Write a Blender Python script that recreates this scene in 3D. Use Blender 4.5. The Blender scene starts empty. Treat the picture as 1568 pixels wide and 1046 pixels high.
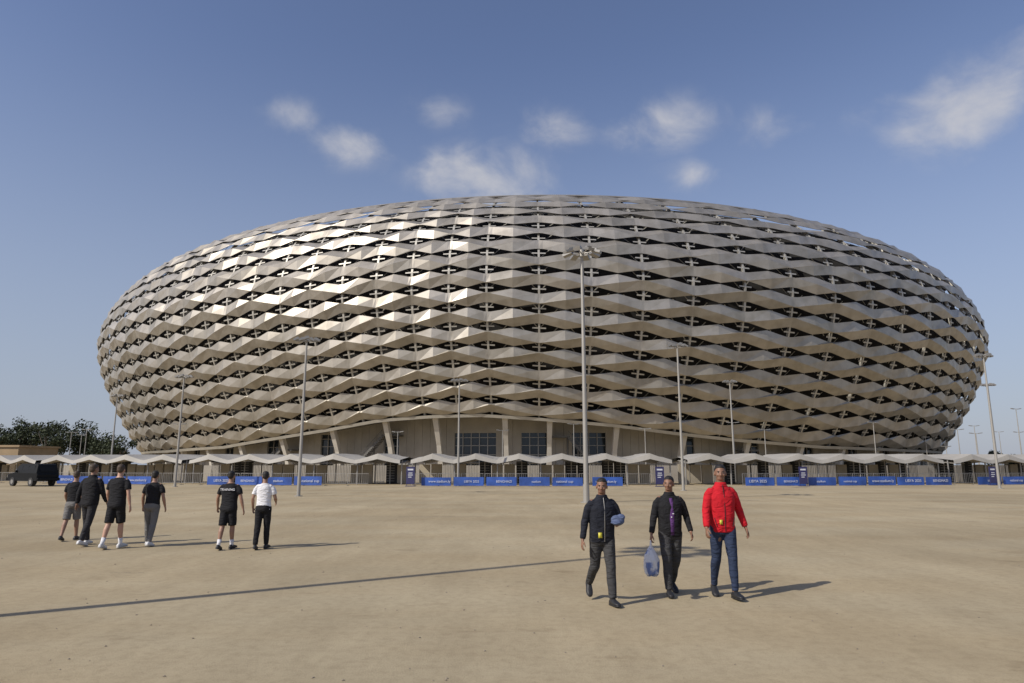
import bpy, math, random
import numpy as np
from mathutils import Vector, Matrix
random.seed(7)
R=random.random
def U(a,b): return a+(b-a)*random.random()
rad=math.radians
scene=bpy.context.scene
COL=scene.collection
# ---------------------------------------------------------------- materials
def newmat(name):
    m=bpy.data.materials.new(name); m.use_nodes=True
    nt=m.node_tree; b=nt.nodes['Principled BSDF']
    return m,nt,b
def N(nt,t,**kw):
    n=nt.nodes.new(t)
    for k,v in kw.items():
        if k in n.inputs: n.inputs[k].default_value=v
        else: setattr(n,k,v)
    return n
def mat(name,col,rough=.7,metal=0.,var=.15,scale=6.,bump=0.,bscale=40.,coords='Object',spec=None,bdist=.02,bstretch=None):
    m,nt,b=newmat(name)
    tc=N(nt,'ShaderNodeTexCoord')
    no=N(nt,'ShaderNodeTexNoise'); no.inputs['Scale'].default_value=scale; no.inputs['Detail'].default_value=5
    nt.links.new(tc.outputs[coords],no.inputs['Vector'])
    mr=N(nt,'ShaderNodeMapRange'); mr.inputs['From Min'].default_value=.3; mr.inputs['From Max'].default_value=.7
    mr.inputs['To Min'].default_value=1-var; mr.inputs['To Max'].default_value=1+var
    nt.links.new(no.outputs['Fac'],mr.inputs['Value'])
    vm=N(nt,'ShaderNodeVectorMath',operation='SCALE'); vm.inputs[0].default_value=col
    nt.links.new(mr.outputs[0],vm.inputs['Scale'])
    nt.links.new(vm.outputs[0],b.inputs['Base Color'])
    b.inputs['Roughness'].default_value=rough; b.inputs['Metallic'].default_value=metal
    if spec is not None: b.inputs['Specular IOR Level'].default_value=spec
    if bump>0:
        n2=N(nt,'ShaderNodeTexNoise'); n2.inputs['Scale'].default_value=bscale; n2.inputs['Detail'].default_value=2
        if bstretch:
            mp=N(nt,'ShaderNodeMapping'); mp.inputs['Scale'].default_value=bstretch; mp.inputs['Rotation'].default_value=(.3,.5,0)
            nt.links.new(tc.outputs[coords],mp.inputs['Vector']); nt.links.new(mp.outputs[0],n2.inputs['Vector']); n2.inputs['Distortion'].default_value=.8
        else: nt.links.new(tc.outputs[coords],n2.inputs['Vector'])
        bp=N(nt,'ShaderNodeBump'); bp.inputs['Strength'].default_value=bump; bp.inputs['Distance'].default_value=bdist
        nt.links.new(n2.outputs['Fac'],bp.inputs['Height']); nt.links.new(bp.outputs[0],b.inputs['Normal'])
    return m

# ---------------------------------------------------------------- mesh builder
class MB:
    def __init__(s): s.v=[]; s.f=[]; s.m=[]
    def add(s,vs,fs,mi=0):
        o=len(s.v); s.v+= [tuple(x) for x in vs]
        for f in fs: s.f.append(tuple(i+o for i in f)); s.m.append(mi)
    def box(s,c,size,M=None,mi=0):
        hx,hy,hz=size[0]/2,size[1]/2,size[2]/2
        vs=[Vector((x*hx,y*hy,z*hz)) for x in(-1,1) for y in(-1,1) for z in(-1,1)]
        if M is not None: vs=[M@v for v in vs]
        c=Vector(c); vs=[v+c for v in vs]
        s.add(vs,[(0,1,3,2),(4,6,7,5),(0,4,5,1),(2,3,7,6),(0,2,6,4),(1,5,7,3)],mi)
    def cyl(s,p0,p1,r0,r1,n=12,mi=0):
        p0=Vector(p0);p1=Vector(p1); t=(p1-p0).normalized()
        a=Vector((1,0,0)) if abs(t.x)<.9 else Vector((0,1,0))
        u=t.cross(a).normalized(); w=t.cross(u)
        vs=[]
        for p,r in((p0,r0),(p1,r1)):
            for i in range(n):
                an=2*math.pi*i/n; vs.append(p+u*math.cos(an)*r+w*math.sin(an)*r)
        fs=[(i,(i+1)%n,n+(i+1)%n,n+i) for i in range(n)]
        fs.append(tuple(range(n-1,-1,-1))); fs.append(tuple(range(n,2*n)))
        s.add(vs,fs,mi)
    def loft(s,rings,mi=0):
        n=len(rings[0]); vs=[p for r in rings for p in r]; fs=[]
        for k in range(len(rings)-1):
            for i in range(n):
                j=(i+1)%n
                fs.append((k*n+i,k*n+j,(k+1)*n+j,(k+1)*n+i))
        c0=sum((Vector(p) for p in rings[0]),Vector())/n; c1=sum((Vector(p) for p in rings[-1]),Vector())/n
        b=len(vs); vs=vs+[c0,c1]; L=(len(rings)-1)*n
        for i in range(n):
            j=(i+1)%n; fs.append((b,j,i)); fs.append((b+1,L+i,L+j))
        s.add(vs,fs,mi)
    def tube(s,pts,radii,side=(1,0,0),asp=None,n=14,cap=(True,True),mi=0):
        pts=[Vector(p) for p in pts]; side=Vector(side)
        asp=asp or [1]*len(pts)
        T=[]
        for i in range(len(pts)):
            a=pts[max(0,i-1)]; b=pts[min(len(pts)-1,i+1)]; T.append((b-a).normalized())
        P=[(pts[i],radii[i],asp[i],T[i]) for i in range(len(pts))]
        if cap[0]:
            p,r,a,t=P[0]; m=r*min(1,a); P=[(p-t*m*.95,r*.35,a,t),(p-t*m*.65,r*.78,a,t)]+P
        if cap[1]:
            p,r,a,t=P[-1]; m=r*min(1,a); P=P+[(p+t*m*.65,r*.78,a,t),(p+t*m*.95,r*.35,a,t)]
        rings=[]
        for p,r,a,t in P:
            u=(side-t*side.dot(t)).normalized(); w=t.cross(u)
            rings.append([p+u*(r*math.cos(2*math.pi*i/n))+w*(r*a*math.sin(2*math.pi*i/n)) for i in range(n)])
        s.loft(rings,mi)
    def ell(s,c,r,M=None,nu=16,nv=10,mi=0):
        c=Vector(c); rings=[]
        for k in range(1,nv):
            th=math.pi*k/nv
            ring=[]
            for i in range(nu):
                a=2*math.pi*i/nu
                v=Vector((r[0]*math.sin(th)*math.cos(a),r[1]*math.sin(th)*math.sin(a),r[2]*math.cos(th)))
                ring.append(v+c)
            rings.append(ring)
        if M is not None: rings=[[M@p for p in q] for q in rings]
        s.loft(rings,mi)
    def obj(s,name,mats,parent=None,smooth=False):
        me=bpy.data.meshes.new(name); me.from_pydata(s.v,[],s.f); 
        if not isinstance(mats,(list,tuple)): mats=[mats]
        for m in mats: me.materials.append(m)
        me.polygons.foreach_set('material_index',s.m)
        if smooth: me.polygons.foreach_set('use_smooth',[True]*len(s.f))
        me.update()
        o=bpy.data.objects.new(name,me); COL.objects.link(o)
        if parent: o.parent=parent
        return o
def empty(name,loc=(0,0,0),rz=0,sc=1):
    o=bpy.data.objects.new(name,None); COL.objects.link(o); o.location=loc; o.rotation_euler=(0,0,rz); o.scale=(sc,)*3
    o.empty_display_size=.3
    return o

# ---------------------------------------------------------------- camera / light / sky
cam=bpy.data.cameras.new('camera'); co=bpy.data.objects.new('camera',cam); COL.objects.link(co)
cam.lens=24; cam.sensor_width=36; cam.clip_end=9000; cam.clip_start=.1
co.location=(0,0,1.85); co.rotation_euler=(rad(90+10.25),0,0); scene.camera=co
scene.view_settings.view_transform='Standard'; scene.view_settings.look='None'; scene.view_settings.exposure=0

EL=rad(37); SD=Vector((-.835*math.cos(EL),-.55*math.cos(EL),math.sin(EL))).normalized()
sl=bpy.data.lights.new('sun','SUN'); sl.energy=4.0; sl.angle=rad(.53); sl.color=(1,.94,.84)
so=bpy.data.objects.new('sun',sl); COL.objects.link(so); so.rotation_euler=SD.to_track_quat('Z','Y').to_euler(); so.location=(-50,-40,60)

w=bpy.data.worlds.new('World'); scene.world=w; w.use_nodes=True; nt=w.node_tree
bg=nt.nodes['Background']; bg.inputs['Strength'].default_value=.125
sky=N(nt,'ShaderNodeTexSky'); sky.sky_type='NISHITA'; sky.sun_disc=False; sky.sun_elevation=EL
sky.sun_rotation=math.atan2(SD.x,SD.y)%(2*math.pi); sky.air_density=1.0; sky.dust_density=.8; sky.ozone_density=2.0
tc=N(nt,'ShaderNodeTexCoord')
sep=N(nt,'ShaderNodeSeparateXYZ'); nt.links.new(tc.outputs['Generated'],sep.inputs[0])
def math_(op,a,b=None):
    n=N(nt,'ShaderNodeMath',operation=op)
    for i,x in enumerate((a,b)):
        if x is None: continue
        if isinstance(x,(int,float)): n.inputs[i].default_value=x
        else: nt.links.new(x,n.inputs[i])
    return n.outputs[0]
az=math_('MULTIPLY',math_('ARCTAN2',sep.outputs[0],sep.outputs[1]),180/math.pi)
el=math_('MULTIPLY',math_('ARCSINE',sep.outputs[2]),180/math.pi)
cmb=N(nt,'ShaderNodeCombineXYZ'); nt.links.new(az,cmb.inputs[0]); nt.links.new(el,cmb.inputs[1])
clouds=[(-19.0,27.2,5.5,2.6,.6),(-14.0,25.8,6.0,3.2,1.0),(-6.5,28.6,4.5,2.6,.55),(-2.2,23.6,10,4.6,1.45),(4.,27.4,7,3.2,.75),
(13.5,27.2,10,3.4,.8),(22.2,26.2,6,3,.5),(16,23.2,5.5,2.2,.65),(36.0,24.4,8.5,5.4,1.45),(40,27.0,6,3.5,1.1),
(30.5,26.2,4.5,3,.55),(70,25,12,5,1.2),(-70,24,12,5,1.1),(150,30,20,8,1.1)]
tot=None
for a,e,sx,sy,k in clouds:
    mp=N(nt,'ShaderNodeMapping'); mp.inputs['Scale'].default_value=(1/sx,1/sy,1); mp.inputs['Location'].default_value=(-a/sx,-e/sy,0)
    nt.links.new(cmb.outputs[0],mp.inputs['Vector'])
    ln=N(nt,'ShaderNodeVectorMath',operation='LENGTH'); nt.links.new(mp.outputs[0],ln.inputs[0])
    mr=N(nt,'ShaderNodeMapRange',interpolation_type='SMOOTHSTEP'); mr.inputs['To Min'].default_value=k; mr.inputs['To Max'].default_value=0
    nt.links.new(ln.outputs['Value'],mr.inputs['Value'])
    tot=mr.outputs[0] if tot is None else math_('MAXIMUM',tot,mr.outputs[0])
def noise(scale,det,src,rough=.6,dist=0.):
    n=N(nt,'ShaderNodeTexNoise'); n.inputs['Scale'].default_value=scale; n.inputs['Detail'].default_value=det; n.inputs['Roughness'].default_value=rough; n.inputs['Distortion'].default_value=dist
    nt.links.new(src,n.inputs['Vector']); return n.outputs['Fac']
smp=N(nt,'ShaderNodeMapping'); smp.inputs['Scale'].default_value=(1,1,1.35); smp.inputs['Location'].default_value=(.3,.1,.0); nt.links.new(tc.outputs['Generated'],smp.inputs['Vector'])
n1=noise(12,7,smp.outputs[0],.55,.3)
d=math_('ADD',math_('MULTIPLY',tot,.60),math_('MULTIPLY',math_('SUBTRACT',n1,.5),2.1))
mr=N(nt,'ShaderNodeMapRange',interpolation_type='SMOOTHSTEP'); mr.inputs['From Min'].default_value=.0; mr.inputs['From Max'].default_value=1.2
mr.inputs['To Max'].default_value=.78
nt.links.new(d,mr.inputs['Value'])
dens=math_('MULTIPLY',mr.outputs[0],math_('MINIMUM',math_('MULTIPLY',tot,1.5),1.))
cc=N(nt,'ShaderNodeMix',data_type='RGBA'); cc.inputs['A'].default_value=(3.9,4.0,4.4,1); cc.inputs['B'].default_value=(5.6,5.4,5.3,1)
nt.links.new(n1,cc.inputs['Factor'])
gm=N(nt,'ShaderNodeMix',data_type='RGBA',blend_type='MULTIPLY'); gm.inputs['Factor'].default_value=1; gm.inputs['B'].default_value=(1.03,.93,1.0,1)
nt.links.new(sky.outputs[0],gm.inputs['A'])
hz=N(nt,'ShaderNodeMapRange',interpolation_type='SMOOTHSTEP'); hz.inputs['From Min'].default_value=-4; hz.inputs['From Max'].default_value=34; hz.inputs['To Min'].default_value=.88; hz.inputs['To Max'].default_value=0
nt.links.new(el,hz.inputs['Value'])
hm=N(nt,'ShaderNodeMix',data_type='RGBA'); hm.inputs['B'].default_value=(2.75,3.15,3.9,1)
nt.links.new(hz.outputs[0],hm.inputs['Factor']); nt.links.new(gm.outputs['Result'],hm.inputs['A'])
mx=N(nt,'ShaderNodeMix',data_type='RGBA')
nt.links.new(dens,mx.inputs['Factor']); nt.links.new(hm.outputs['Result'],mx.inputs['A']); nt.links.new(cc.outputs['Result'],mx.inputs['B'])
nt.links.new(mx.outputs['Result'],bg.inputs['Color'])

# ---------------------------------------------------------------- ground
m,nt,b=newmat('sandy_concrete')
tc=N(nt,'ShaderNodeTexCoord')
def gn(scale,det=6,rough=.6,stretch=None):
    n=N(nt,'ShaderNodeTexNoise'); n.inputs['Scale'].default_value=scale; n.inputs['Detail'].default_value=det; n.inputs['Roughness'].default_value=rough
    if stretch:
        mp=N(nt,'ShaderNodeMapping'); mp.inputs['Scale'].default_value=stretch; mp.inputs['Rotation'].default_value=(0,0,.35)
        nt.links.new(tc.outputs['Object'],mp.inputs['Vector']); nt.links.new(mp.outputs[0],n.inputs['Vector'])
    else: nt.links.new(tc.outputs['Object'],n.inputs['Vector'])
    return n.outputs['Fac']
def ramp(src,a,b_,c0,c1):
    r=N(nt,'ShaderNodeValToRGB'); r.color_ramp.elements[0].position=a; r.color_ramp.elements[1].position=b_
    r.color_ramp.elements[0].color=(*c0,1); r.color_ramp.elements[1].color=(*c1,1); nt.links.new(src,r.inputs[0]); return r.outputs[0]
def mulc(a,b_,f=1):
    x=N(nt,'ShaderNodeMix',data_type='RGBA',blend_type='MULTIPLY'); x.inputs['Factor'].default_value=f
    nt.links.new(a,x.inputs['A']); nt.links.new(b_,x.inputs['B']); return x.outputs['Result']
c=ramp(gn(.09,4),.38,.62,(.40,.335,.22),(.49,.41,.27))
c=mulc(c,ramp(gn(.9,6,.7,(1,.25,1)),.3,.6,(.84,.83,.82),(1,1,1)))
c=mulc(c,ramp(gn(.25,3,.5,(.6,1.6,1)),.4,.62,(.93,.90,.86),(1,1,1)))
c=mulc(c,ramp(gn(7,6,.75),.35,.55,(.86,.85,.84),(1,1,1)))
c=mulc(c,ramp(gn(60,3,.8),.33,.45,(.70,.68,.66),(1,1,1)))
c=mulc(c,ramp(gn(.55,5,.65,(1,2.2,1)),.29,.38,(.80,.78,.76),(1,1,1)))
nt.links.new(c,b.inputs['Base Color']); b.inputs['Roughness'].default_value=.93; b.inputs['Specular IOR Level'].default_value=.15
bp=N(nt,'ShaderNodeBump'); bp.inputs['Strength'].default_value=.4; bp.inputs['Distance'].default_value=.014
nt.links.new(gn(45,4,.7),bp.inputs['Height']); nt.links.new(bp.outputs[0],b.inputs['Normal'])
g=MB(); g.add([(-4000,-1500,0),(4000,-1500,0),(4000,7000,0),(-4000,7000,0)],[(0,1,2,3)]); g.obj('ground',m)
stone=mat('stone',(.24,.205,.155),.9,var=.4,scale=3)
g=MB()
for i in range(620):
    y=4+46*R()**1.8; x=U(-.85,.85)*y; r=U(.003,.010)*(1+.03*y)
    M=Matrix.Rotation(U(0,6.28),3,'Z')
    pts=[]
    for z,k in((-.3,.8),(.1,1),(.6,.55)):
        pts.append([Vector((x,y,0))+M@Vector((math.cos(a*1.047)*r*k*1.3*U(.8,1.2),math.sin(a*1.047)*r*k*U(.8,1.2),z*r+r*.25)) for a in range(6)])
    g.loft(pts)
g.obj('loose_stones',stone)
dark_streak=mat('dark_streak',(.17,.145,.11),.9,var=.3,scale=2)
g=MB()  # thin broken dark streaks laid flat on the ground
for x0,x1,y,wd in((-4.1,-1.1,25.4,.07),(-9,-7.6,25.8,.08),(11.2,13.1,37,.16),(17,24,30,.06),(-1.3,-1.05,12.0,.012),(8.2,10.6,30,.05),(-7,-6.4,12.4,.02)):
    k=10
    for i in range(k):
        a=x0+(x1-x0)*i/k; b2=x0+(x1-x0)*(i+.93)/k; o=.02*math.sin(i*1.7); w2=wd*U(.5,1)
        g.add([(a,y+o,.004),(b2,y+o,.004),(b2,y+o+w2,.004),(a,y+o+w2,.004)],[(0,1,2,3)])
g.obj('ground_streaks',dark_streak)

# ---------------------------------------------------------------- stadium
CX,CY=7.55,233.9
def pol(r,phi,z):
    p=rad(phi); return Vector((CX+r*math.sin(p),CY-r*math.cos(p),z))
ZT=51.0; ZB=4.7
def Rp(z):
    if z>=30.8:
        t=min(1,(z-30.8)/(ZT-30.8)); return 129-15.5*(1-math.sqrt(1-(.86*t)**2))/(1-math.sqrt(1-.86**2))
    return 129-12*((30.8-z)/26.1)**1.5
zs=np.linspace(ZB,ZT,600); rs=np.array([Rp(z) for z in zs])
L=np.concatenate([[0],np.cumsum(np.hypot(np.diff(zs),np.diff(rs)))])
ZBK=([-180,-45,-33,-25,-19.5,-14.5,-10,-6,-1,4.4,10,15.6,25,40,180],[4.7,4.7,5.2,6.7,7.9,9.3,9.8,9.9,9.2,8.3,7,6,5.0,4.7,4.7])
def zb(phi): return float(np.interp(phi,*ZBK))
def S(phi,s,out=0.):
    l0=float(np.interp(zb(phi),zs,L)); l=l0+s*(L[-1]-l0)
    z=float(np.interp(l,L,zs)); r=float(np.interp(l,L,rs))
    z2=min(ZT,z+.4); z1=max(ZB,z-.4); dr=Rp(z2)-Rp(z1); dzz=z2-z1; q=math.hypot(dr,dzz)
    return pol(r+out*dzz/q,phi,z-out*dr/q)
stad=empty('stadium',(0,0,0))
def panelmat(name,c0,c1,metal,rough):
    m,nt,b=newmat(name)
    geo=N(nt,'ShaderNodeNewGeometry'); r=N(nt,'ShaderNodeValToRGB')
    r.color_ramp.elements[0].color=(*c0,1); r.color_ramp.elements[1].color=(*c1,1)
    nt.links.new(geo.outputs['Random Per Island'],r.inputs[0])
    tc=N(nt,'ShaderNodeTexCoord'); n=N(nt,'ShaderNodeTexNoise'); n.inputs['Scale'].default_value=.5; n.inputs['Detail'].default_value=4
    nt.links.new(tc.outputs['Object'],n.inputs['Vector'])
    r2=N(nt,'ShaderNodeValToRGB'); r2.color_ramp.elements[0].color=(.80,.79,.77,1); r2.color_ramp.elements[0].position=.35; r2.color_ramp.elements[1].position=.6
    nt.links.new(n.outputs['Fac'],r2.inputs[0])
    x=N(nt,'ShaderNodeMix',data_type='RGBA',blend_type='MULTIPLY'); x.inputs['Factor'].default_value=1
    nt.links.new(r.outputs[0],x.inputs['A']); nt.links.new(r2.outputs[0],x.inputs['B']); nt.links.new(x.outputs['Result'],b.inputs['Base Color'])
    b.inputs['Metallic'].default_value=metal; b.inputs['Roughness'].default_value=rough
    return m
pm=panelmat('champagne_metal',(.40,.37,.315),(.47,.435,.38),.6,.46)
rm=mat('rib_metal',(.45,.43,.38),.5,.4,var=.1,scale=.5)
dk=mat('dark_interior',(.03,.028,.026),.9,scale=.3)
ribs=[]; a=-5.2
while a>-180:
    ribs.append(a); a-=2.75 if a>-60 else 3.2
a=-5.2+3.75
while a<180-2:
    ribs.append(a); a+=3.75 if a<9 else (4.1 if a<60 else 3.5)
ribs.sort(); NR=len(ribs); ROWS=16
w180=lambda x: x-360 if x>180 else x
P=MB()
for bi in range(NR):
    a0=ribs[bi]; a1=ribs[(bi+1)%NR]
    if a1<a0: a1+=360
    # straight-edged ribbons: narrow where they pass a rib, wide at mid-bay, one diagonal fold
    fr=[0,.08,.5,.92,1]
    A=[a0+(a1-a0)*f for f in fr]
    for j in range(ROWS):
        s0=j/ROWS; s1=(j+1)/ROWS; h=s1-s0
        flip=(j+bi)%2==0
        vs=[]
        for k in range(5):
            f=fr[k] if flip else 1-fr[k]
            o_=[.245,.235,.02,.235,.245][k]
            lo=o_; hi=1-o_
            cr=lo+(hi-lo)*(.04+.92*f)
            ph=w180(A[k]); env=[.26,.30,.46,.30,.26][k]
            el_=-.20+.30*(1-f); et=-.30+.16*f
            vs+=[S(ph,s0+lo*h,el_),S(ph,s0+cr*h,env*(.45+1.1*min(cr-lo,hi-cr)/(hi-lo))),S(ph,s0+hi*h,et)]
        fs=[]
        for k in range(4):
            for q in range(2): fs.append((k*3+q,(k+1)*3+q,(k+1)*3+q+1,k*3+q+1))
        P.add(vs,fs)
po=P.obj('woven_facade_panels',pm,stad)
sm=po.modifiers.new('thick','SOLIDIFY'); sm.thickness=.08; sm.offset=-1
P=MB()
for a0 in ribs:
    wd=.075
    for j in range(ROWS):
        sa=j/ROWS; sb=(j+1)/ROWS
        q=[S(a0-wd,sa,-.30),S(a0+wd,sa,-.30),S(a0+wd,sb,-.30),S(a0-wd,sb,-.30),S(a0-wd,sa,-.8),S(a0+wd,sa,-.8),S(a0+wd,sb,-.8),S(a0-wd,sb,-.8)]
        P.add(q,[(0,1,2,3),(0,3,7,4),(1,5,6,2)])
        lo=max(0,sa-.035/ROWS)
        q=[S(a0-.5,lo,-.33),S(a0+.5,lo,-.33),S(a0+.5,sa+.035/ROWS,-.33),S(a0-.5,sa+.035/ROWS,-.33)]
        P.add(q,[(0,1,2,3)])
        for sg in(-1,1):
            q=[S(a0+sg*.1,sa,-1.6),S(a0+sg*.2,sa,-1.6),S(w180(a0+sg*1.4),sb,-1.6),S(w180(a0+sg*1.3),sb,-1.6)]
            P.add(q,[(0,1,2,3)])
P.obj('facade_ribs',rm,stad)
K=240
def ring(fa,fb,name,mt,closed=True):
    P=MB(); vs=[];fs=[]
    for i in range(K+1):
        ph=-180+360*i/K; vs+=[fa(ph),fb(ph)]
    for i in range(K): fs.append((2*i,2*i+2,2*i+3,2*i+1))
    P.add(vs,fs); o=P.obj(name,mt,stad,True); return o
ring(lambda p:S(p,1,.25),lambda p:pol(Rp(ZT)-.2,p,ZT+.55),'top_rim_outer',pm)
ring(lambda p:pol(Rp(ZT)-.2,p,ZT+.55),lambda p:pol(Rp(ZT)-2.5,p,ZT+.3),'top_rim_cap',pm)
ring(lambda p:S(p,0,.1)+Vector((0,0,-.15)),lambda p:S(p,.008,.1),'lower_trim',rm)
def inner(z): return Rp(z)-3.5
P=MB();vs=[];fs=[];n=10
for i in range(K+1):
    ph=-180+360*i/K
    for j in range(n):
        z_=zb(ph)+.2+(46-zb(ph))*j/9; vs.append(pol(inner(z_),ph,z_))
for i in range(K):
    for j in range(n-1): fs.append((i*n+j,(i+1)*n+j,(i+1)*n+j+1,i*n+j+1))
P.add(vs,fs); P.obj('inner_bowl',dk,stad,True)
conc=mat('stadium_concrete',(.33,.305,.26),.85,var=.12,scale=.4,bump=.2,bscale=3)
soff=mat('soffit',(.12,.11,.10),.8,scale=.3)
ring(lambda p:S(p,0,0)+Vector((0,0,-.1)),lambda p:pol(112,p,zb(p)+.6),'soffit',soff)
roof=mat('roof_membrane',(.6,.58,.54),.6,scale=.1)
ring(lambda p:pol(109,p,ZT+.1),lambda p:pol(72,p,ZT-3),'roof',roof)
P=MB();vs=[];fs=[];st=[(110,46),(104,46),(60,10),(50,3)]
for i in range(K+1):
    ph=-180+360*i/K
    for r,z in st: vs.append(pol(r,ph,z))
for i in range(K):
    for j in range(3): fs.append((i*4+j,(i+1)*4+j,(i+1)*4+j+1,i*4+j+1))
P.add(vs,fs); P.obj('stands',mat('stand_seats',(.2,.22,.25),.7,scale=1),stad)
glass,nt,b=newmat('dark_glass'); b.inputs['Base Color'].default_value=(.03,.04,.05,1); b.inputs['Roughness'].default_value=.08; b.inputs['Metallic'].default_value=.3
nn=N(nt,'ShaderNodeTexNoise'); nn.inputs['Scale'].default_value=.4; bp=N(nt,'ShaderNodeBump'); bp.inputs['Strength'].default_value=.06; nt.links.new(nn.outputs[0],bp.inputs['Height']); nt.links.new(bp.outputs[0],b.inputs['Normal'])
frame=mat('window_frame',(.3,.29,.27),.5,.4)
W=MB(); G=MB(); Fm=MB(); step=.75
glz=[(-8.8,-5.6),(-3.2,-.4),(1.2,4.2)]
ph=-180.
while ph<180:
    mid=ph+step/2; M=Matrix.Rotation(rad(mid),3,'Z'); wdt=2*113*math.tan(rad(step/2))+.02
    isg=any(a<=mid<=b_ for a,b_ in glz) or (abs(mid)>12 and (int((ph+180)/step)%9) in(3,4))
    top=zb(mid)+1
    if isg:
        W.box(pol(113,mid,.45),(wdt,.6,.9),M); W.box(pol(113,mid,(top+7.2)/2+.2),(wdt,.6,max(.4,top-7.2)),M)
        G.box(pol(112.8,mid,4.2),(wdt,.1,6.9),M)
        for z in(2.2,3.6,5.2,6.6): Fm.box(pol(113.,mid,z),(wdt,.14,.12),M)
        Fm.box(pol(113.02,ph,4.1),(.14,.2,6.6),M)
    else:
        W.box(pol(113,mid,top/2),(wdt-.05,.6,top),M)
        if random.random()<.22: Fm.box(pol(113.33,mid,1.4),(wdt*.8,.1,2.6),M)
    ph+=step
W.obj('ground_floor_wall',conc,stad); G.obj('glazing',glass,stad); Fm.obj('window_frames',frame,stad)
C=MB(); cols=[-25.3,-19.5,-14.3,-9.9,-4.2,-.6,4.9,10.8,17,23]; x=28.5
while x<180-5: cols.append(x); x+=5.5
x=-31
while x>-180+3: cols.append(x); x-=5.5
for c_ in cols:
    M=Matrix.Rotation(rad(c_),3,'Z'); z1=zb(c_)+.5
    rings=[]
    for t,wx,wy in((0,.95,1.2),(.5,.75,1.0),(1,.95,.9)):
        p=pol(114.6+(Rp(z1)-1.0-114.6)*t**1.3,c_,z1*t)
        rings.append([p+M@Vector((sx*wx/2,sy*wy/2,0)) for sx,sy in((-1,-1),(1,-1),(1,1),(-1,1))])
    C.loft(rings)
C.obj('raking_columns',mat('column_concrete',(.52,.49,.43),.8,var=.08,scale=.6),stad)
T=MB()
for a0,a1,zt in((-18.6,-15.2,7.0),(4.0,1.0,6.6),(14,17,4.4),(-29,-26,4.6)):
    n=26
    for i in range(n):
        t=(i+.5)/n; ph=a0+(a1-a0)*t; M=Matrix.Rotation(rad(ph),3,'Z'); z=zt*t
        T.box(pol(115.2,ph,z),(abs(a1-a0)/n*2.0+.02,2.0,.16),M)
        T.box(pol(116.25,ph,z-.1),(abs(a1-a0)/n*2.2,.08,.5),M)
        T.cyl(pol(116.25,ph,z),pol(116.25,ph,z+1.05),.025,.025,5)
    p0=pol(116.25,a0,1.05); p1=pol(116.25,a1,zt+1.05); T.cyl(p0,p1,.04,.04,6)
    for t in(.35,.7,1): 
        ph=a0+(a1-a0)*t; T.cyl(pol(115.2,ph,0),pol(115.2,ph,zt*t-.2),.18,.18,8)
    M=Matrix.Rotation(rad(a1),3,'Z'); T.box(pol(114.9,a1+(a1-a0)*.2,zt),(3.0,2.6,.3),M)
T.obj('external_stairs',mat('stair_steel',(.12,.115,.105),.6,.2),stad)

# ---------------------------------------------------------------- entrance canopies, turnstiles
cream=mat('canopy_membrane',(.37,.35,.31),.6,var=.12,scale=.5)
steel=mat('galvanised_steel',(.33,.32,.30),.5,.6,var=.1,scale=2)
beige=mat('beige_panel',(.34,.30,.23),.8,var=.15,scale=.7)
dark=mat('dark_opening',(.03,.03,.03),.8)
groups=[(-20.2,-13.9),(-13.6,-6.15),(-5.8,2.5),(3.0,11.9),(12.3,20),(20.4,30),(-30,-20.5)]
for a0,a1 in groups:
    e=empty('turnstile_canopy',pol(166,(a0+a1)/2,0)); off=-e.location
    C=MB(); n=max(2,round((a1-a0)/1.45)); sub=10; vs=[];fs=[]
    tot_=n*sub
    for i in range(tot_+1):
        ph=a0+(a1-a0)*i/tot_; t=(i%sub)/sub; tri=1-abs(2*t-1)
        wv=tri**1.25
        for r,z0,amp in((169.4,1.98,.42),(169.3,2.32,.60),(166,2.62,.34),(162.7,2.32,.60),(162.6,1.98,.42),(166,2.28,.34)):
            vs.append(pol(r,ph,z0+amp*wv)+off)
    for i in range(tot_):
        for k in range(6): fs.append((i*6+k,(i+1)*6+k,(i+1)*6+(k+1)%6,i*6+(k+1)%6))
    C.add(vs,fs); C.obj('wave_roof',cream,e)
    Q=MB(); D=MB(); B=MB()
    for i in range(n+1):
        ph=a0+(a1-a0)*i/n
        for r in(168.6,163.4): Q.cyl(pol(r,ph,0)+off,pol(r,ph,2.3)+off,.07,.07,8)
    m_=int((a1-a0)*166*math.pi/180/1.15)
    for i in range(m_):
        ph=a0+(a1-a0)*(i+.5)/m_; M=Matrix.Rotation(rad(ph),3,'Z'); k=random.random()
        if k<.42: B.box(pol(166,ph,.98)+off,(1.05,.25,U(1.7,1.95)),M)
        elif k<.75:
            D.box(pol(165.7,ph,1.1)+off,(1.1,.2,2.2),M)
            Q.cyl(pol(166.3,ph,0)+off,pol(166.3,ph,2.2)+off,.05,.05,6)
            for z in np.arange(.3,2.2,.25): Q.box(pol(166.3,ph,z)+off,(.9,.03,.03),M)
        else:
            for q in range(7):
                p2=ph+(q-3)*.055; Q.box(pol(166,p2,1.05)+off,(.035,.035,2.1),M)
            Q.box(pol(166,ph,2.0)+off,(1.15,.05,.06),M); Q.box(pol(166,ph,.2)+off,(1.15,.05,.06),M)
    Q.obj('posts_and_bars',steel,e); B.obj('gate_panels',beige,e); D.obj('turnstile_openings',dark,e)
Q=MB()
ph=-40
while ph<36:
    M=Matrix.Rotation(rad(ph+.5),3,'Z'); Q.box(pol(157,ph+.5,.9),(2.72,.2,1.8),M); ph+=1
Q.obj('perimeter_wall',mat('perimeter_render',(.33,.30,.25),.9,var=.15,scale=.3))

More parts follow.
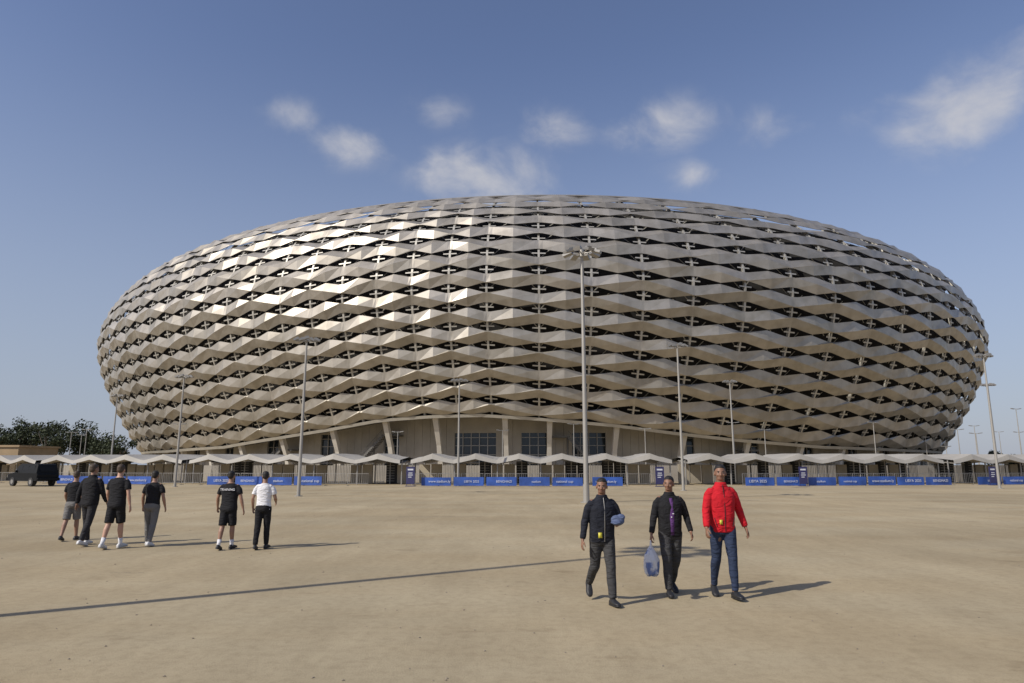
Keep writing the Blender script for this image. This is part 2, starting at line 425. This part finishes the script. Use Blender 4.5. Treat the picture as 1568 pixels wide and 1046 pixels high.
e=empty('crowd_barrier_fence',pol(172,-4,0)); off=-e.location
Q=MB(); ph=-24
while ph<22:
    M=Matrix.Rotation(rad(ph),3,'Z'); 
    if not(-7.1<ph<-5.7 or 2.3<ph<4.2 or -12.6<ph<-12.2):
        Q.box(pol(172,ph,1.08)+off,(2.0,.035,.035),M); Q.box(pol(172,ph,.2)+off,(2.0,.035,.035),M)
        for q in range(11): Q.box(pol(172,ph+(q-5)*.0633,.64)+off,(.018,.018,.88),M)
        Q.box(pol(172,ph-.31,.02)+off,(.05,.6,.04),M)
        Q.cyl(pol(172,ph-.33,0)+off,pol(172,ph-.33,1.1)+off,.02,.02,5)
    ph+=.7
Q.obj('barrier_bars',steel,e)
blue=mat('blue_banner_vinyl',(.03,.085,.33),.5,var=.35,scale=.9); white=mat('white_print',(.55,.57,.62),.6,var=.05)
e=empty('advertising_banner_row',pol(173,-4,0)); off=-e.location
Q=MB(); k=0
for a0,a1 in((-17.8,-13.6),(-12,-7.4),(-5.2,-.2),(-.2,1.6),(4.3,11.4),(11.9,16),(-24,-21.2)):
    ph=a0
    while ph+.9<=a1:
        mid=ph+.47; M=Matrix.Rotation(rad(mid)+U(-.03,.03),3,'Z')@Matrix.Rotation(U(-.04,.04),3,'X'); hh=U(.68,.8)
        if random.random()<.9:
            Q.box(pol(172.9,mid,hh/2+.05)+off,(2.66,.03,hh),M)
            cu=bpy.data.curves.new('lettering','FONT'); cu.body=['BENGHAZI','national cup','LIBYA 2025','stadium','www.stadium.ly'][(k*3)%5]; cu.size=U(.26,.36); cu.align_x='CENTER'; cu.extrude=.003
            to=bpy.data.objects.new('lettering',cu); COL.objects.link(to); to.parent=e; cu.materials.append(white)
            to.location=pol(172.99,mid+U(-.1,.1),.33)+off; to.rotation_euler=(rad(90),0,rad(mid)); k+=1
        ph+=.96
Q.obj('banners',blue,e)
navy=mat('navy_sign',(.03,.03,.10),.5)
for ph in(-5.45,1.75,6.0,12.3):
    e=empty('information_sign',pol(173.5,ph,0),rad(ph))
    Q=MB(); Q.box((0,0,.95),(.75,.06,1.5)); Q.cyl((-.33,.05,0),(-.33,.05,1.5),.025,.025,6); Q.cyl((.33,.05,0),(.33,.05,1.5),.025,.025,6); Q.box((0,0,.03),(.8,.5,.05))
    Q.obj('panel_and_legs',navy,e)
    Q=MB(); Q.box((0,-.034,1.45),(.5,.006,.14)); Q.box((0,-.034,1.15),(.36,.006,.07)); Q.box((0,-.034,.98),(.42,.006,.07)); Q.box((-.05,-.034,.8),(.3,.006,.07)); Q.obj('printed_text',white,e)

# ---------------------------------------------------------------- light masts
mast=mat('mast_paint',(.34,.325,.295),.5,.3,var=.06,scale=1)
lampm=mat('lamp_housing',(.30,.29,.27),.4,.4,var=.05)
def flood(name,x,y,h,kind):
    e=empty(name,(x,y,0),U(-.3,.3)); Q=MB(); H=MB()
    if kind=='big':
        Q.cyl((0,0,0),(0,0,h),.13,.075,14); Q.cyl((0,0,0),(0,0,.05),.3,.3,14); Q.cyl((0,0,0),(0,0,.9),.16,.155,14)
        for q in range(8):
            a=q*math.pi/4+.2; M=Matrix.Rotation(a,3,'Z')@Matrix.Rotation(rad(18),3,'Y')
            d_=Vector((math.cos(a),math.sin(a),0))
            Q.cyl(Vector((0,0,h-.15)),d_*.72+Vector((0,0,h-.05)),.03,.025,6)
            H.box(d_*.78+Vector((0,0,h-.08)),(.5,.36,.13),M); H.box(d_*.70+Vector((0,0,h+.03)),(.26,.26,.12),M)
        Q.cyl((0,0,h-.3),(0,0,h+.12),.13,.11,12)
    elif kind=='mid':
        Q.cyl((0,0,0),(0,0,h),.11,.06,12); Q.cyl((0,0,0),(0,0,.04),.24,.24,12)
        for z in(h-.05,): Q.box((0,0,z),(1.3,.07,.07)); Q.box((0,0,z-.02),(.07,1.0,.07))
        for sx,sy in((-.62,0),(.62,0),(0,-.5),(0,.5),(-.3,0),(.3,0)):
            M=Matrix.Rotation(rad(20)*(1 if sx>0 else -1),3,'Y'); H.box((sx,sy,h+.06),(.36,.3,.12),M); H.box((sx*.96,sy*.96,h+.14),(.18,.18,.08),M)
    else:
        Q.cyl((0,0,0),(0,0,h),.08,.045,10); Q.box((0,0,h),(1.1,.05,.05))
        for sx in(-1,1):
            H.box((sx*.55,0,h+.03),(.5,.24,.09),Matrix.Rotation(rad(-8*sx),3,'Y'))
    Q.obj('mast',mast,e,False); H.obj('luminaires',lampm,e)
flood('floodlight_mast',3.7,34.8,13.0,'big')
flood('floodlight_mast',-10.85,6.05,13.0,'big')
for x,y,h in((-12.8,41.9,9.5),(12.5,50.9,10.7),(23.6,73.6,10.7),(-4.8,62,9.4),(-29,60,9.5),(-46.3,80,9.8),(39,55.8,10.7),(52.5,75,10.5)):
    flood('street_lamp',x,y,h,'mid')
for x,y,h in((-42.6,88,7),(-14.6,88,6),(-1.2,88,6.2),(7.9,88,7),(17,88,6.4),(28.3,88,7.2),(32.3,88,6.3),(46.3,88,7.2),(57,88,6.3),(74,110,8),(81,110,7),(-68,110,7.4),(-64,100,6.5),(78,130,7),(66,105,4.6),(70,95,9.5),(92,130,8),(62,92,6),(-75,120,7)):
    flood('street_lamp',x,y,h,'small')

# ---------------------------------------------------------------- left background: building, trees, vehicle
e=empty('low_building',(-76,95,0)); bm_=mat('ochre_render',(.36,.26,.15),.9,var=.15,scale=.4)
Q=MB(); Q.box((0,0,2.1),(22,8,4.2)); Q.box((0,0,4.3),(22.4,8.4,.25)); Q.obj('walls_and_parapet',bm_,e)
Q=MB()
for i in range(5): Q.box((-8+i*4,-4.03,2.3),(1.4,.1,1.1))
Q.box((9,-4.03,1.05),(1.0,.1,2.1)); Q.obj('windows_and_door',dark,e)
e=empty('low_building',(96,190,0)); Q=MB(); Q.box((0,0,2),(40,10,4)); Q.box((5,0,4.6),(14,8,1.4)); Q.obj('walls',bm_,e)
Q=MB()
for i in range(8): Q.box((-17+i*4.6,-5.03,2.2),(1.6,.1,1.2))
Q.obj('windows',dark,e)
leaf,nt,b=newmat('foliage'); geo=N(nt,'ShaderNodeNewGeometry'); r=N(nt,'ShaderNodeValToRGB')
r.color_ramp.elements[0].color=(.018,.028,.014,1); r.color_ramp.elements[1].color=(.065,.082,.036,1); nt.links.new(geo.outputs['Random Per Island'],r.inputs[0]); nt.links.new(r.outputs[0],b.inputs['Base Color']); b.inputs['Roughness'].default_value=.8
bark=mat('bark',(.10,.08,.06),.9,scale=3)
def tree_mass(name,base,specs):
    e=empty(name,base); T_=MB(); Lf=MB()
    for tx,ty,th,tr in specs:
        T_.cyl((tx,ty,0),(tx+U(-.3,.3),ty,th*.55),.3,.18,7)
        cl=[]
        for q in range(10):
            a=U(0,6.28); rr=tr*U(.2,.95); c_=Vector((tx+rr*math.cos(a),ty+rr*math.sin(a),th*U(.38,.86)))
            T_.cyl((tx,ty,th*.4),c_,.12,.04,5); cl.append((c_,tr*U(.3,.5)))
        cl.append((Vector((tx,ty,th*.85)),tr*.45))
        for c_,cr in cl:
            for q in range(150):
                d_=Vector((random.gauss(0,1),random.gauss(0,1),random.gauss(0,.75))).normalized()*cr*R()**.4
                p=c_+d_; s_=U(.13,.34); n1=Vector((random.gauss(0,1),random.gauss(0,1),random.gauss(0,1))).normalized(); n2=n1.orthogonal().normalized(); n3=n1.cross(n2)
                Lf.add([p-n2*s_,p+n3*s_*.6,p+n2*s_,p-n3*s_*.6],[(0,1,2,3)])
    T_.obj('trunks_and_limbs',bark,e); Lf.obj('crowns',leaf,e)
sp=[(-16+i*2.3+U(-1,1),U(-6,6),U(9.5,13) if i<16 else U(6.5,9.5),U(3.0,4.2)) for i in range(21)]
tree_mass('distant_trees',(-115,150,0),sp)
tree_mass('distant_trees',(165,210,0),[(i*5-20,U(-5,5),U(4,6.5),U(2.5,3.5)) for i in range(10)])
e=empty('parked_car',(-43.0,62.5,0),rad(62)); paint=mat('dark_car_paint',(.010,.011,.012),.55,0,var=.1,spec=.15)
Q=MB()
prof=[(-2.3,.45),(-2.35,1.0),(-2.25,1.15),(-2.05,1.85),(-1.85,1.95),(.55,1.95),(.85,1.86),(1.35,1.2),(2.2,1.08),(2.4,.95),(2.42,.45)]
vs=[];n=len(prof)
for sx in(-1,1):
    for y,z in prof: vs.append((sx*(.93 if z<1.25 else .78),y,z))
fs=[tuple(range(n-1,-1,-1)),tuple(range(n,2*n))]+[(i,(i+1)%n,n+(i+1)%n,n+i) for i in range(n)]
Q.add(vs,fs)
Q.box((0,-2.42,.6),(1.9,.15,.25)); Q.box((0,2.48,.6),(1.9,.15,.25)); Q.box((-.98,.9,1.3),(.2,.12,.18)); Q.box((.98,.9,1.3),(.2,.12,.18))
o=Q.obj('body',paint,e); bv=o.modifiers.new('b','BEVEL'); bv.width=.05; bv.segments=2
carglass=mat('tinted_glass',(.010,.011,.012),.5,0,var=.02,spec=.2)
Q=MB()
for sx in(-1,1):
    for y0,y1 in((-1.75,-.85),(-.75,.1),(.2,.95)): Q.box((sx*.845,(y0+y1)/2,1.52),(.05,y1-y0,.5),Matrix.Rotation(sx*rad(-10),3,'Y'))
Q.box((0,-2.17,1.5),(1.3,.04,.45),Matrix.Rotation(rad(-16),3,'X')); Q.box((0,1.13,1.54),(1.35,.04,.62),Matrix.Rotation(rad(38),3,'X')); Q.obj('windows',carglass,e)
Q=MB()
for sx in(-1,1):
    for y in(-1.45,1.5): Q.cyl((sx*.70,y,.38),(sx*.96,y,.38),.38,.38,20)
Q.obj('tyres',dark,e)
Q=MB()
for sx in(-1,1):
    for y in(-1.45,1.5): Q.cyl((sx*.95,y,.38),(sx*.975,y,.38),.2,.2,14)
Q.box((-.7,2.56,.85),(.3,.04,.15)); Q.box((.7,2.56,.85),(.3,.04,.15)); Q.obj('hubcaps_and_lights',steel,e)

# ---------------------------------------------------------------- people
wr=bpy.data.textures.new('wrinkle','CLOUDS'); wr.noise_scale=.16; wr.noise_depth=1
hr=bpy.data.textures.new('hairtex','CLOUDS'); hr.noise_scale=.02; hr.noise_depth=2
def cloth(name,col,bump=.75): return mat(name,col,.85,0,var=.14,scale=5,bump=bump,bscale=11,spec=.25,bdist=.05,bstretch=(.6,.6,1.5))
skinA=mat('skin_brown',(.22,.115,.072),.55,var=.1,scale=8); skinB=mat('skin_tan',(.30,.17,.115),.55,var=.1,scale=8); skinC=mat('skin_light',(.46,.27,.19),.55,var=.08,scale=8)
hairm=mat('black_hair',(.012,.010,.009),.7,var=.3,scale=60); hairb=mat('brown_hair',(.06,.04,.025),.7,var=.3,scale=60)
eyew=mat('eye_white',(.35,.32,.30),.3,var=.02); eyed=mat('eye_dark',(.01,.008,.007),.2); lipm=mat('lips',(.17,.075,.055),.5)
blk=cloth('black_fabric',(.014,.014,.016)); blk2=cloth('charcoal_fabric',(.03,.03,.033)); red=cloth('red_fabric',(.50,.012,.022)); grey=cloth('grey_fabric',(.16,.155,.15)); dgrey=cloth('dark_grey_fabric',(.05,.05,.052))
denim=cloth('blue_denim',(.026,.038,.075)); whitef=cloth('white_fabric',(.72,.72,.74)); purple=cloth('purple_fabric',(.10,.04,.15)); navyf=cloth('navy_fabric',(.016,.018,.026))
shoeb=mat('black_shoe',(.02,.02,.022),.5); shoew=mat('white_shoe',(.6,.6,.6),.5); solem=mat('sole',(.4,.39,.36),.7); yellow=mat('yellow_card',(.6,.55,.06),.5)
def remesh(o,vx,smooth=4,disp=None,dn=.02):
    r=o.modifiers.new('remesh','REMESH'); r.mode='VOXEL'; r.voxel_size=vx; r.use_smooth_shade=True
    s=o.modifiers.new('smooth','SMOOTH'); s.factor=.5; s.iterations=smooth
    if disp:
        d=o.modifiers.new('disp','DISPLACE'); d.texture=disp; d.strength=dn; d.mid_level=.5; d.texture_coords='LOCAL'
def elb_up(a): return (a[0]+a[2])>60
def person(name,loc,head,h,pose,skin,top,topm,bot,botm,shoe,hair=hairm,vx=.0075,socks=None,build=1.0):
    k=h/1.79; D=Vector
    lean=pose.get('lean',4); TL=Matrix.Translation((0,0,.95))@Matrix.Rotation(rad(-lean),4,'X')@Matrix.Translation((0,0,-.95))
    yaw=pose.get('yaw',0); pit=pose.get('pitch',0)
    HM=TL@Matrix.Translation((0,0,1.56))@Matrix.Rotation(rad(yaw),4,'Z')@Matrix.Rotation(rad(pit),4,'X')@Matrix.Translation((0,0,-1.56))
    tw=rad(pose.get('twist',0)); TW=TL@Matrix.Rotation(tw,4,'Z')
    legs={}; zmin=9
    for nm,sx in(('R',1),('L',-1)):
        fl,kn,ft=pose['leg'+nm]; a=rad(fl); b_=rad(fl-kn); ab=sx*.02
        hip=D((sx*.088,0,.93)); knee=hip+D((ab*.3,math.sin(a),-math.cos(a)))*.43; ank=knee+D((-ab*.6,math.sin(b_),-math.cos(b_)))*.415
        f=rad(ft); fd=D((sx*.12,math.cos(f),math.sin(f))).normalized(); fu=D((0,-math.sin(f),math.cos(f)))
        legs[nm]=(hip,knee,ank,fd,fu)
        for y in(-.07,.19): zmin=min(zmin,(ank+fd*y-fu*.088).z)
    sh=D((0,0,-zmin))
    arms={}
    for nm,sx in(('R',1),('L',-1)):
        fl,ab,elb,ab2=pose['arm'+nm]; a=rad(fl); c=rad(fl+elb)
        shd=TW@D((sx*.172*build,-.01,1.425)); d1=D((sx*math.sin(rad(ab)),math.sin(a)*math.cos(rad(ab)),-math.cos(a)*math.cos(rad(ab))))
        d2=D((sx*math.sin(rad(ab2)),math.sin(c)*math.cos(rad(ab2)),-math.cos(c)*math.cos(rad(ab2))))
        e1=shd+d1*.285; w1=e1+d2*.25; arms[nm]=(shd,e1,w1,d1,d2,sx)
    root=empty(name,(loc[0],loc[1],0),rad(head),k)
    def finish(M,nm,mt,**kw):
        M.v=[(x,y,z+sh.z) for x,y,z in M.v]; o=M.obj(nm,mt,root,True)
        if kw: remesh(o,**kw)
        return o
    def torso(M,rings,n=28):
        rr=[]
        for z,hx,hy,yo in rings:
            ring=[]
            t=min(1,max(0,(z-.95)/.5)); X=TL@Matrix.Rotation(tw*t,4,'Z')
            for i in range(n):
                a=2*math.pi*i/n; cx=math.cos(a); sy=math.sin(a)
                px=math.copysign(abs(cx)**.85,cx)*hx*build; py=math.copysign(abs(sy)**.85,sy)*hy+yo
                ring.append(X@D((px,py,z)))
            rr.append(ring)
        M.loft(rr)
    B=MB()
    torso(B,[(.83,.09,.08,0),(.88,.15,.11,-.01),(.96,.155,.11,-.01),(1.06,.138,.096,0),(1.15,.142,.098,0),(1.27,.158,.108,.005),(1.36,.162,.106,0),(1.42,.148,.088,-.01),(1.465,.11,.07,-.015),(1.51,.06,.06,-.01)])
    B.tube([TL@D((0,-.02,1.45)),TL@D((0,-.005,1.53)),HM@D((0,.005,1.62))],[.062,.056,.056])
    B.ell((0,-.008,1.692),(.075,.094,.09),HM); B.ell((0,.028,1.64),(.062,.066,.078),HM); B.ell((0,.038,1.59),(.048,.050,.036),HM)
    B.tube([HM@D((0,.086,1.672)),HM@D((0,.097,1.648)),HM@D((0,.102,1.634))],[.010,.013,.017],n=8); B.ell((0,.078,1.684),(.048,.014,.010),HM)
    for sx in(-1,1):
        B.ell((sx*.077,-.003,1.65),(.011,.02,.031),HM); B.ell((sx*.038,.066,1.635),(.022,.022,.022),HM)
    for nm in 'RL':
        hip,knee,ank,fd,fu=legs[nm]
        m1=hip.lerp(knee,.4)+D((0,.012,0)); cf=knee.lerp(ank,.28)-D((0,.014,0)); lo=knee.lerp(ank,.7)
        B.tube([hip,m1,hip.lerp(knee,.8),knee,cf,lo,ank],[.084,.078,.060,.054,.057,.042,.036])
        B.tube([ank-fd*.03-fu*.04,ank+fd*.06-fu*.045,ank+fd*.15-fu*.06],[.03,.034,.025])
        shd,e1,w1,d1,d2,sx=arms[nm]
        B.tube([shd-D((sx*.03,0,0)),shd.lerp(e1,.35),e1,e1.lerp(w1,.3),e1.lerp(w1,.75),w1],[.052,.048,.037,.040,.031,.026],asp=[1,1,1,1,.9,.8])
        fwd=D((0,1,0)); s=(fwd-d2*fwd.dot(d2)); s=s.normalized() if s.length>.25 else D((0,0,1)); 
        if elb_up(pose['arm'+nm]): s=(D((0,0,1))-d2*D((0,0,1)).dot(d2)).normalized()
        med=D((-sx,0,0)); n_=(med-d2*med.dot(d2)-s*med.dot(s)); n_=n_.normalized() if n_.length>.1 else d2.cross(s)
        curl=pose.get('curl'+nm,22)
        B.tube([w1,w1+d2*.03,w1+d2*.085],[.026,.036,.041],side=s,asp=[.7,.42,.36],n=12)
        for q,(of,ln,rr) in enumerate(((.031,.072,.0088),(.0105,.080,.0092),(-.0105,.074,.0088),(-.030,.058,.008))):
            p=w1+d2*.08+s*of; pts=[p]; ang=rad(curl*.5)
            dirn=(d2+s*of*3).normalized()
            for fr,ca in((.45,curl*.9),(.3,curl*1.2),(.25,curl*.9)):
                v=dirn*math.cos(ang)+n_*math.sin(ang); p=p+v*ln*fr; pts.append(p); ang+=rad(ca)
            B.tube(pts,[rr*1.1,rr*1.05,rr,rr*.85],side=s,n=8)
        p=w1+d2*.025+s*.026; p2=p+(d2*.6+s*.65+n_*.35).normalized()*.036; p3=p2+(d2*.85+s*.2+n_*.35).normalized()*.03; p4=p3+(d2*.9+n_*.4).normalized()*.022
        B.tube([p,p2,p3,p4],[.014,.0115,.0105,.009],side=n_,n=8)
    finish(B,'body',skin,vx=vx,smooth=2)
    E=MB()
    for sx in(-1,1): E.ell((sx*.030,.0825,1.664),(.011,.007,.0045),HM,10,6)
    finish(E,'eyes',eyew); E=MB()
    for sx in(-1,1): E.ell((sx*.030,.0865,1.664),(.006,.004,.005),HM,8,6); 
    finish(E,'irises',eyed); E=MB()
    for sx in(-1,1): E.ell((sx*.031,.089,1.682),(.018,.006,.0045),HM,10,6)
    finish(E,'eyebrows',hair); E=MB(); E.ell((0,.0885,1.603),(.022,.006,.004),HM,10,6); E.ell((0,.0875,1.597),(.018,.006,.004),HM,10,6); finish(E,'mouth',lipm)
    E=MB(); E.ell((0,-.018,1.705),(.0795,.092,.083),HM,20,14); E.ell((0,-.045,1.665),(.072,.062,.072),HM); E.ell((0,.03,1.738),(.058,.048,.036),HM)
    finish(E,'hair',hair,vx=.008,smooth=3,disp=hr,dn=.008)
    C=MB()
    torso(C,[(.83,.12,.10,-.005),(.88,.168,.125,-.012),(.95,.170,.125,-.012),(1.04,.152,.111,-.003)])
    for nm in 'RL':
        hip,knee,ank,fd,fu=legs[nm]
        if bot=='shorts':
            kk=hip.lerp(knee,.93); C.tube([hip,hip.lerp(knee,.45),kk],[.100,.097,.092],cap=(True,False))
        else:
            sl={'slim':(.096,.085,.066,.062,.049,.046),'pants':(.102,.090,.073,.069,.060,.057)}[bot]
            an2=ank.lerp(knee,.02)
            C.tube([hip,hip.lerp(knee,.45)+D((0,.008,0)),knee+D((0,.004,0)),knee.lerp(ank,.35)-D((0,.008,0)),knee.lerp(ank,.8),an2],list(sl),cap=(True,False))
    finish(C,'shorts' if bot=='shorts' else 'trousers',botm,vx=.012,smooth=3,disp=wr,dn=.016)
    C=MB(); jk=top!='tee'
    if jk:
        torso(C,[(.865,.160,.124,-.008),(.88,.170,.132,-.008),(.93,.172,.134,-.006),(1.0,.176,.134,0),(1.1,.172,.130,.004),(1.25,.178,.132,.006),(1.36,.176,.126,0),(1.42,.158,.106,-.01),(1.465,.122,.088,-.014),(1.505,.078,.076,-.01),(1.54,.072,.074,-.008)])
    else:
        torso(C,[(.88,.172,.126,-.008),(.95,.170,.126,-.006),(1.06,.156,.118,.002),(1.15,.158,.118,.003),(1.27,.172,.124,.006),(1.36,.174,.120,0),(1.42,.160,.100,-.01),(1.47,.118,.080,-.014),(1.50,.070,.070,-.01)])
    for nm in 'RL':
        shd,e1,w1,d1,d2,sx=arms[nm]; st_=shd-D((sx*.035,0,.004))
        if jk: C.tube([st_,shd.lerp(e1,.22),shd.lerp(e1,.7),e1,e1.lerp(w1,.4),e1.lerp(w1,.85),w1-d2*.012],[.060,.062,.057,.055,.051,.044,.040],cap=(True,False))
        else: C.tube([st_,shd.lerp(e1,.25),shd.lerp(e1,.68)],[.060,.063,.063],cap=(True,False))
    finish(C,'jacket' if jk else 't_shirt',topm,vx=.010,smooth=7,disp=wr,dn=.018 if jk else .014)
    for nm in 'RL':
        hip,knee,ank,fd,fu=legs[nm]; sd=fd.cross(fu).normalized(); o_=ank-fu*.088
        for part,mt,prof in(('shoe',shoe,[(-.08,.018,.012,.05),(-.072,.032,.01,.078),(-.03,.037,.01,.105),(.02,.038,.01,.108),(.065,.041,.01,.085),(.12,.048,.01,.066),(.165,.044,.012,.054),(.195,.030,.014,.042),(.207,.012,.018,.03)]),
                             ('sole',solem if shoe is not shoeb else shoeb,[(-.086,.016,0,.02),(-.076,.034,0,.024),(-.03,.040,0,.022),(.03,.040,0,.02),(.12,.051,0,.02),(.17,.046,0,.02),(.20,.031,.003,.02),(.213,.010,.006,.018)])):
            M=MB(); rr=[]
            for y,hw,z0,z1 in prof:
                ring=[]
                for i in range(14):
                    a=2*math.pi*i/14; cx=math.cos(a); sy=math.sin(a)
                    px=math.copysign(abs(cx)**.7,cx)*hw; pz=(z0+z1)/2+(z1-z0)/2*(math.copysign(abs(sy)**(.5 if sy<0 else .9),sy))
                    ring.append(o_+fd*y+sd*px+fu*pz)
                rr.append(ring)
            M.loft(rr); finish(M,part+'_'+nm,mt)
        if socks:
            M=MB(); M.tube([ank.lerp(knee,.30),ank.lerp(knee,.1),ank],[.046,.041,.041],cap=(False,True)); finish(M,'sock_'+nm,socks)
    return root,arms,sh,TL,finish

def wpt(root,p,sh):
    return Matrix.Translation(root.location)@Matrix.Rotation(root.rotation_euler.z,4,'Z')@Matrix.Scale(root.scale[0],4)@(p+sh)

root,arms,sh,TL,fin=person('man_in_dark_jacket',(1.24,9.72),180+10,1.69,dict(lean=3,yaw=-22,twist=4,legR=(-14,36,-38),legL=(13,4,4),armR=(-6,15,14,10),armL=(4,18,84,-24),curlL=34),skinA,'jacket',navyf,'pants',dgrey,shoeb,build=1.08)
M=MB(); M.box(TL@Vector((.07,.137,.98)),(.055,.010,.075)); fin(M,'yellow_pass',yellow)
M=MB(); M.tube([TL@Vector((0,.128,.89)),TL@Vector((0,.137,1.15)),TL@Vector((0,.129,1.36)),TL@Vector((0,.075,1.5))],[.005]*4,n=6); fin(M,'zip',steel)
wl=arms['L'][2]+arms['L'][4]*.07
bundle=cloth('blue_grey_fabric',(.10,.13,.22),.9)
M=MB(); c=wl+Vector((0.02,.05,.05)); M.ell(c,(.105,.075,.075)); M.ell(c+Vector((-.05,.01,.045)),(.06,.06,.05)); M.tube([c+Vector((.04,.06,-.02)),c+Vector((.10,.12,-.03))],[.07,.05],asp=[.3,.15])
o=M.obj('folded_cap',bundle,None,True); 
for v in o.data.vertices: v.co=wpt(root,v.co.copy(),sh)
remesh(o,.009,2,wr,.02)

root,arms,sh,TL,fin=person('man_in_black_jacket',(2.32,10.35),180+4,1.70,dict(lean=2,yaw=-28,twist=-3,legR=(11,6,4),legL=(-9,24,-22),armR=(4,16,6,12),armL=(-4,18,34,4),curlR=42,curlL=30),skinA,'jacket',blk,'pants',dgrey,shoeb,build=1.05)
M=MB(); rr=[]
for z,hx,y in((.90,.045,.131),(1.05,.055,.136),(1.2,.058,.139),(1.35,.050,.131),(1.45,.03,.102)):
    rr.append([TL@Vector((hx*math.cos(a),y-.05+.055*math.sin(a),z)) for a in [i*math.pi/8 for i in range(16)]])
M.loft(rr); fin(M,'purple_shirt_front',purple)
M=MB()
for dx,dz,s_ in((-.015,1.22,.025),(.012,1.17,.02)): M.box(TL@Vector((dx,.146,dz)),(s_,.006,.015))
fin(M,'shirt_print',whitef)
hw=arms['R'][2]+arms['R'][4]*.10
bagm,nt,b=newmat('plastic_bag_film'); tc=N(nt,'ShaderNodeTexCoord'); n_=N(nt,'ShaderNodeTexNoise'); n_.inputs['Scale'].default_value=7; n_.inputs['Detail'].default_value=3; nt.links.new(tc.outputs['Object'],n_.inputs[0])
r=N(nt,'ShaderNodeValToRGB'); r.color_ramp.elements[0].position=.38; r.color_ramp.elements[0].color=(.12,.18,.38,1); r.color_ramp.elements[1].position=.48; r.color_ramp.elements[1].color=(.62,.64,.68,1)
nt.links.new(n_.outputs['Fac'],r.inputs[0]); nt.links.new(r.outputs[0],b.inputs['Base Color']); b.inputs['Roughness'].default_value=.3
M=MB(); rr=[]
for z,hx,hy in((-.02,.012,.012),(-.08,.022,.02),(-.14,.06,.04),(-.20,.095,.065),(-.28,.12,.085),(-.38,.122,.09),(-.48,.115,.085),(-.52,.07,.05)):
    rr.append([hw+Vector((hx*math.cos(i*math.pi/12)*U(.85,1.1),hy*math.sin(i*math.pi/12)*U(.85,1.1),z+U(-.01,.01))) for i in range(24)])
M.loft(rr)
for q in(-1,1): M.tube([hw+Vector((0,q*.012,-.14)),hw+Vector((0,q*.022,-.03)),hw+Vector((0,q*.012,.012))],[.012,.008,.007],n=8)
o=M.obj('plastic_bag',bagm,None,False)
for v in o.data.vertices: v.co=wpt(root,v.co.copy(),sh)

root,arms,sh,TL,fin=person('man_in_red_jacket',(3.03,10.15),180+2,1.86,dict(lean=2,yaw=-14,twist=5,pitch=4,legR=(-8,16,-14),legL=(11,4,4),armR=(10,14,16,8),armL=(-10,19,18,16),curlR=28),skinA,'jacket',red,'slim',denim,shoeb)
M=MB(); M.box(TL@Vector((.06,.138,1.01)),(.04,.010,.06)); fin(M,'yellow_pass',yellow)
M=MB(); M.tube([TL@Vector((0,.128,.89)),TL@Vector((0,.138,1.15)),TL@Vector((0,.130,1.36)),TL@Vector((0,.075,1.5))],[.0045]*4,n=6); fin(M,'zip',blk2)
M=MB()
for sx in(-1,1): M.tube([TL@Vector((sx*.11,.117,.95)),TL@Vector((sx*.14,.105,1.06))],[.005,.005],n=6)
fin(M,'pocket_zips',blk2)

V=.011
person('man_in_black_shirt',(-11.02,17.6),8,1.72,dict(lean=2,yaw=10,legR=(12,4,3),legL=(-12,14,-12),armR=(-10,10,14,6),armL=(10,12,30,2)),skinB,'tee',blk,'shorts',grey,shoeb,hairb,V)
person('man_in_black_jacket',(-9.95,16.5),-6,1.88,dict(lean=3,yaw=-15,legR=(-12,12,-14),legL=(12,4,3),armR=(12,10,18,6),armL=(-10,12,12,8)),skinB,'jacket',blk,'pants',blk2,shoew,hairb,V,build=1.1)
person('man_in_black_shirt',(-8.97,15.9),-4,1.87,dict(lean=3,yaw=12,legR=(10,3,3),legL=(-10,12,-12),armR=(-8,14,12,10),armL=(9,14,22,6)),skinC,'tee',blk,'shorts',blk,shoew,hairb,V,whitef,build=1.12)
person('man_in_black_shirt',(-8.42,16.4),2,1.72,dict(lean=3,yaw=8,legR=(-8,8,-8),legL=(9,4,3),armR=(-6,16,24,6),armL=(4,14,20,8)),skinB,'tee',blk,'pants',grey,shoew,hairm,V,build=1.04)
root,arms,sh,TL,fin=person('man_in_printed_shirt',(-6.36,15.75),-3,1.72,dict(lean=2,yaw=0,legR=(8,3,3),legL=(-9,10,-10),armR=(-6,18,14,12),armL=(8,20,18,10)),skinB,'tee',blk,'shorts',blk,shoeb,hairm,V,whitef,build=1.16)
cu=bpy.data.curves.new('back_print','FONT'); cu.body='TRAINING'; cu.size=.075; cu.align_x='CENTER'; cu.extrude=.004; cu.materials.append(whitef)
to=bpy.data.objects.new('back_print',cu); COL.objects.link(to); to.parent=root; to.location=Vector((0,-.130,1.33))+sh; to.rotation_euler=(rad(90),0,0)
person('man_in_white_shirt',(-5.6,15.8),3,1.71,dict(lean=2,yaw=14,legR=(8,4,3),legL=(-7,9,-8),armR=(4,16,62,-10),armL=(-8,14,34,4)),skinB,'tee',whitef,'pants',blk,shoeb,hairm,V,build=1.04)
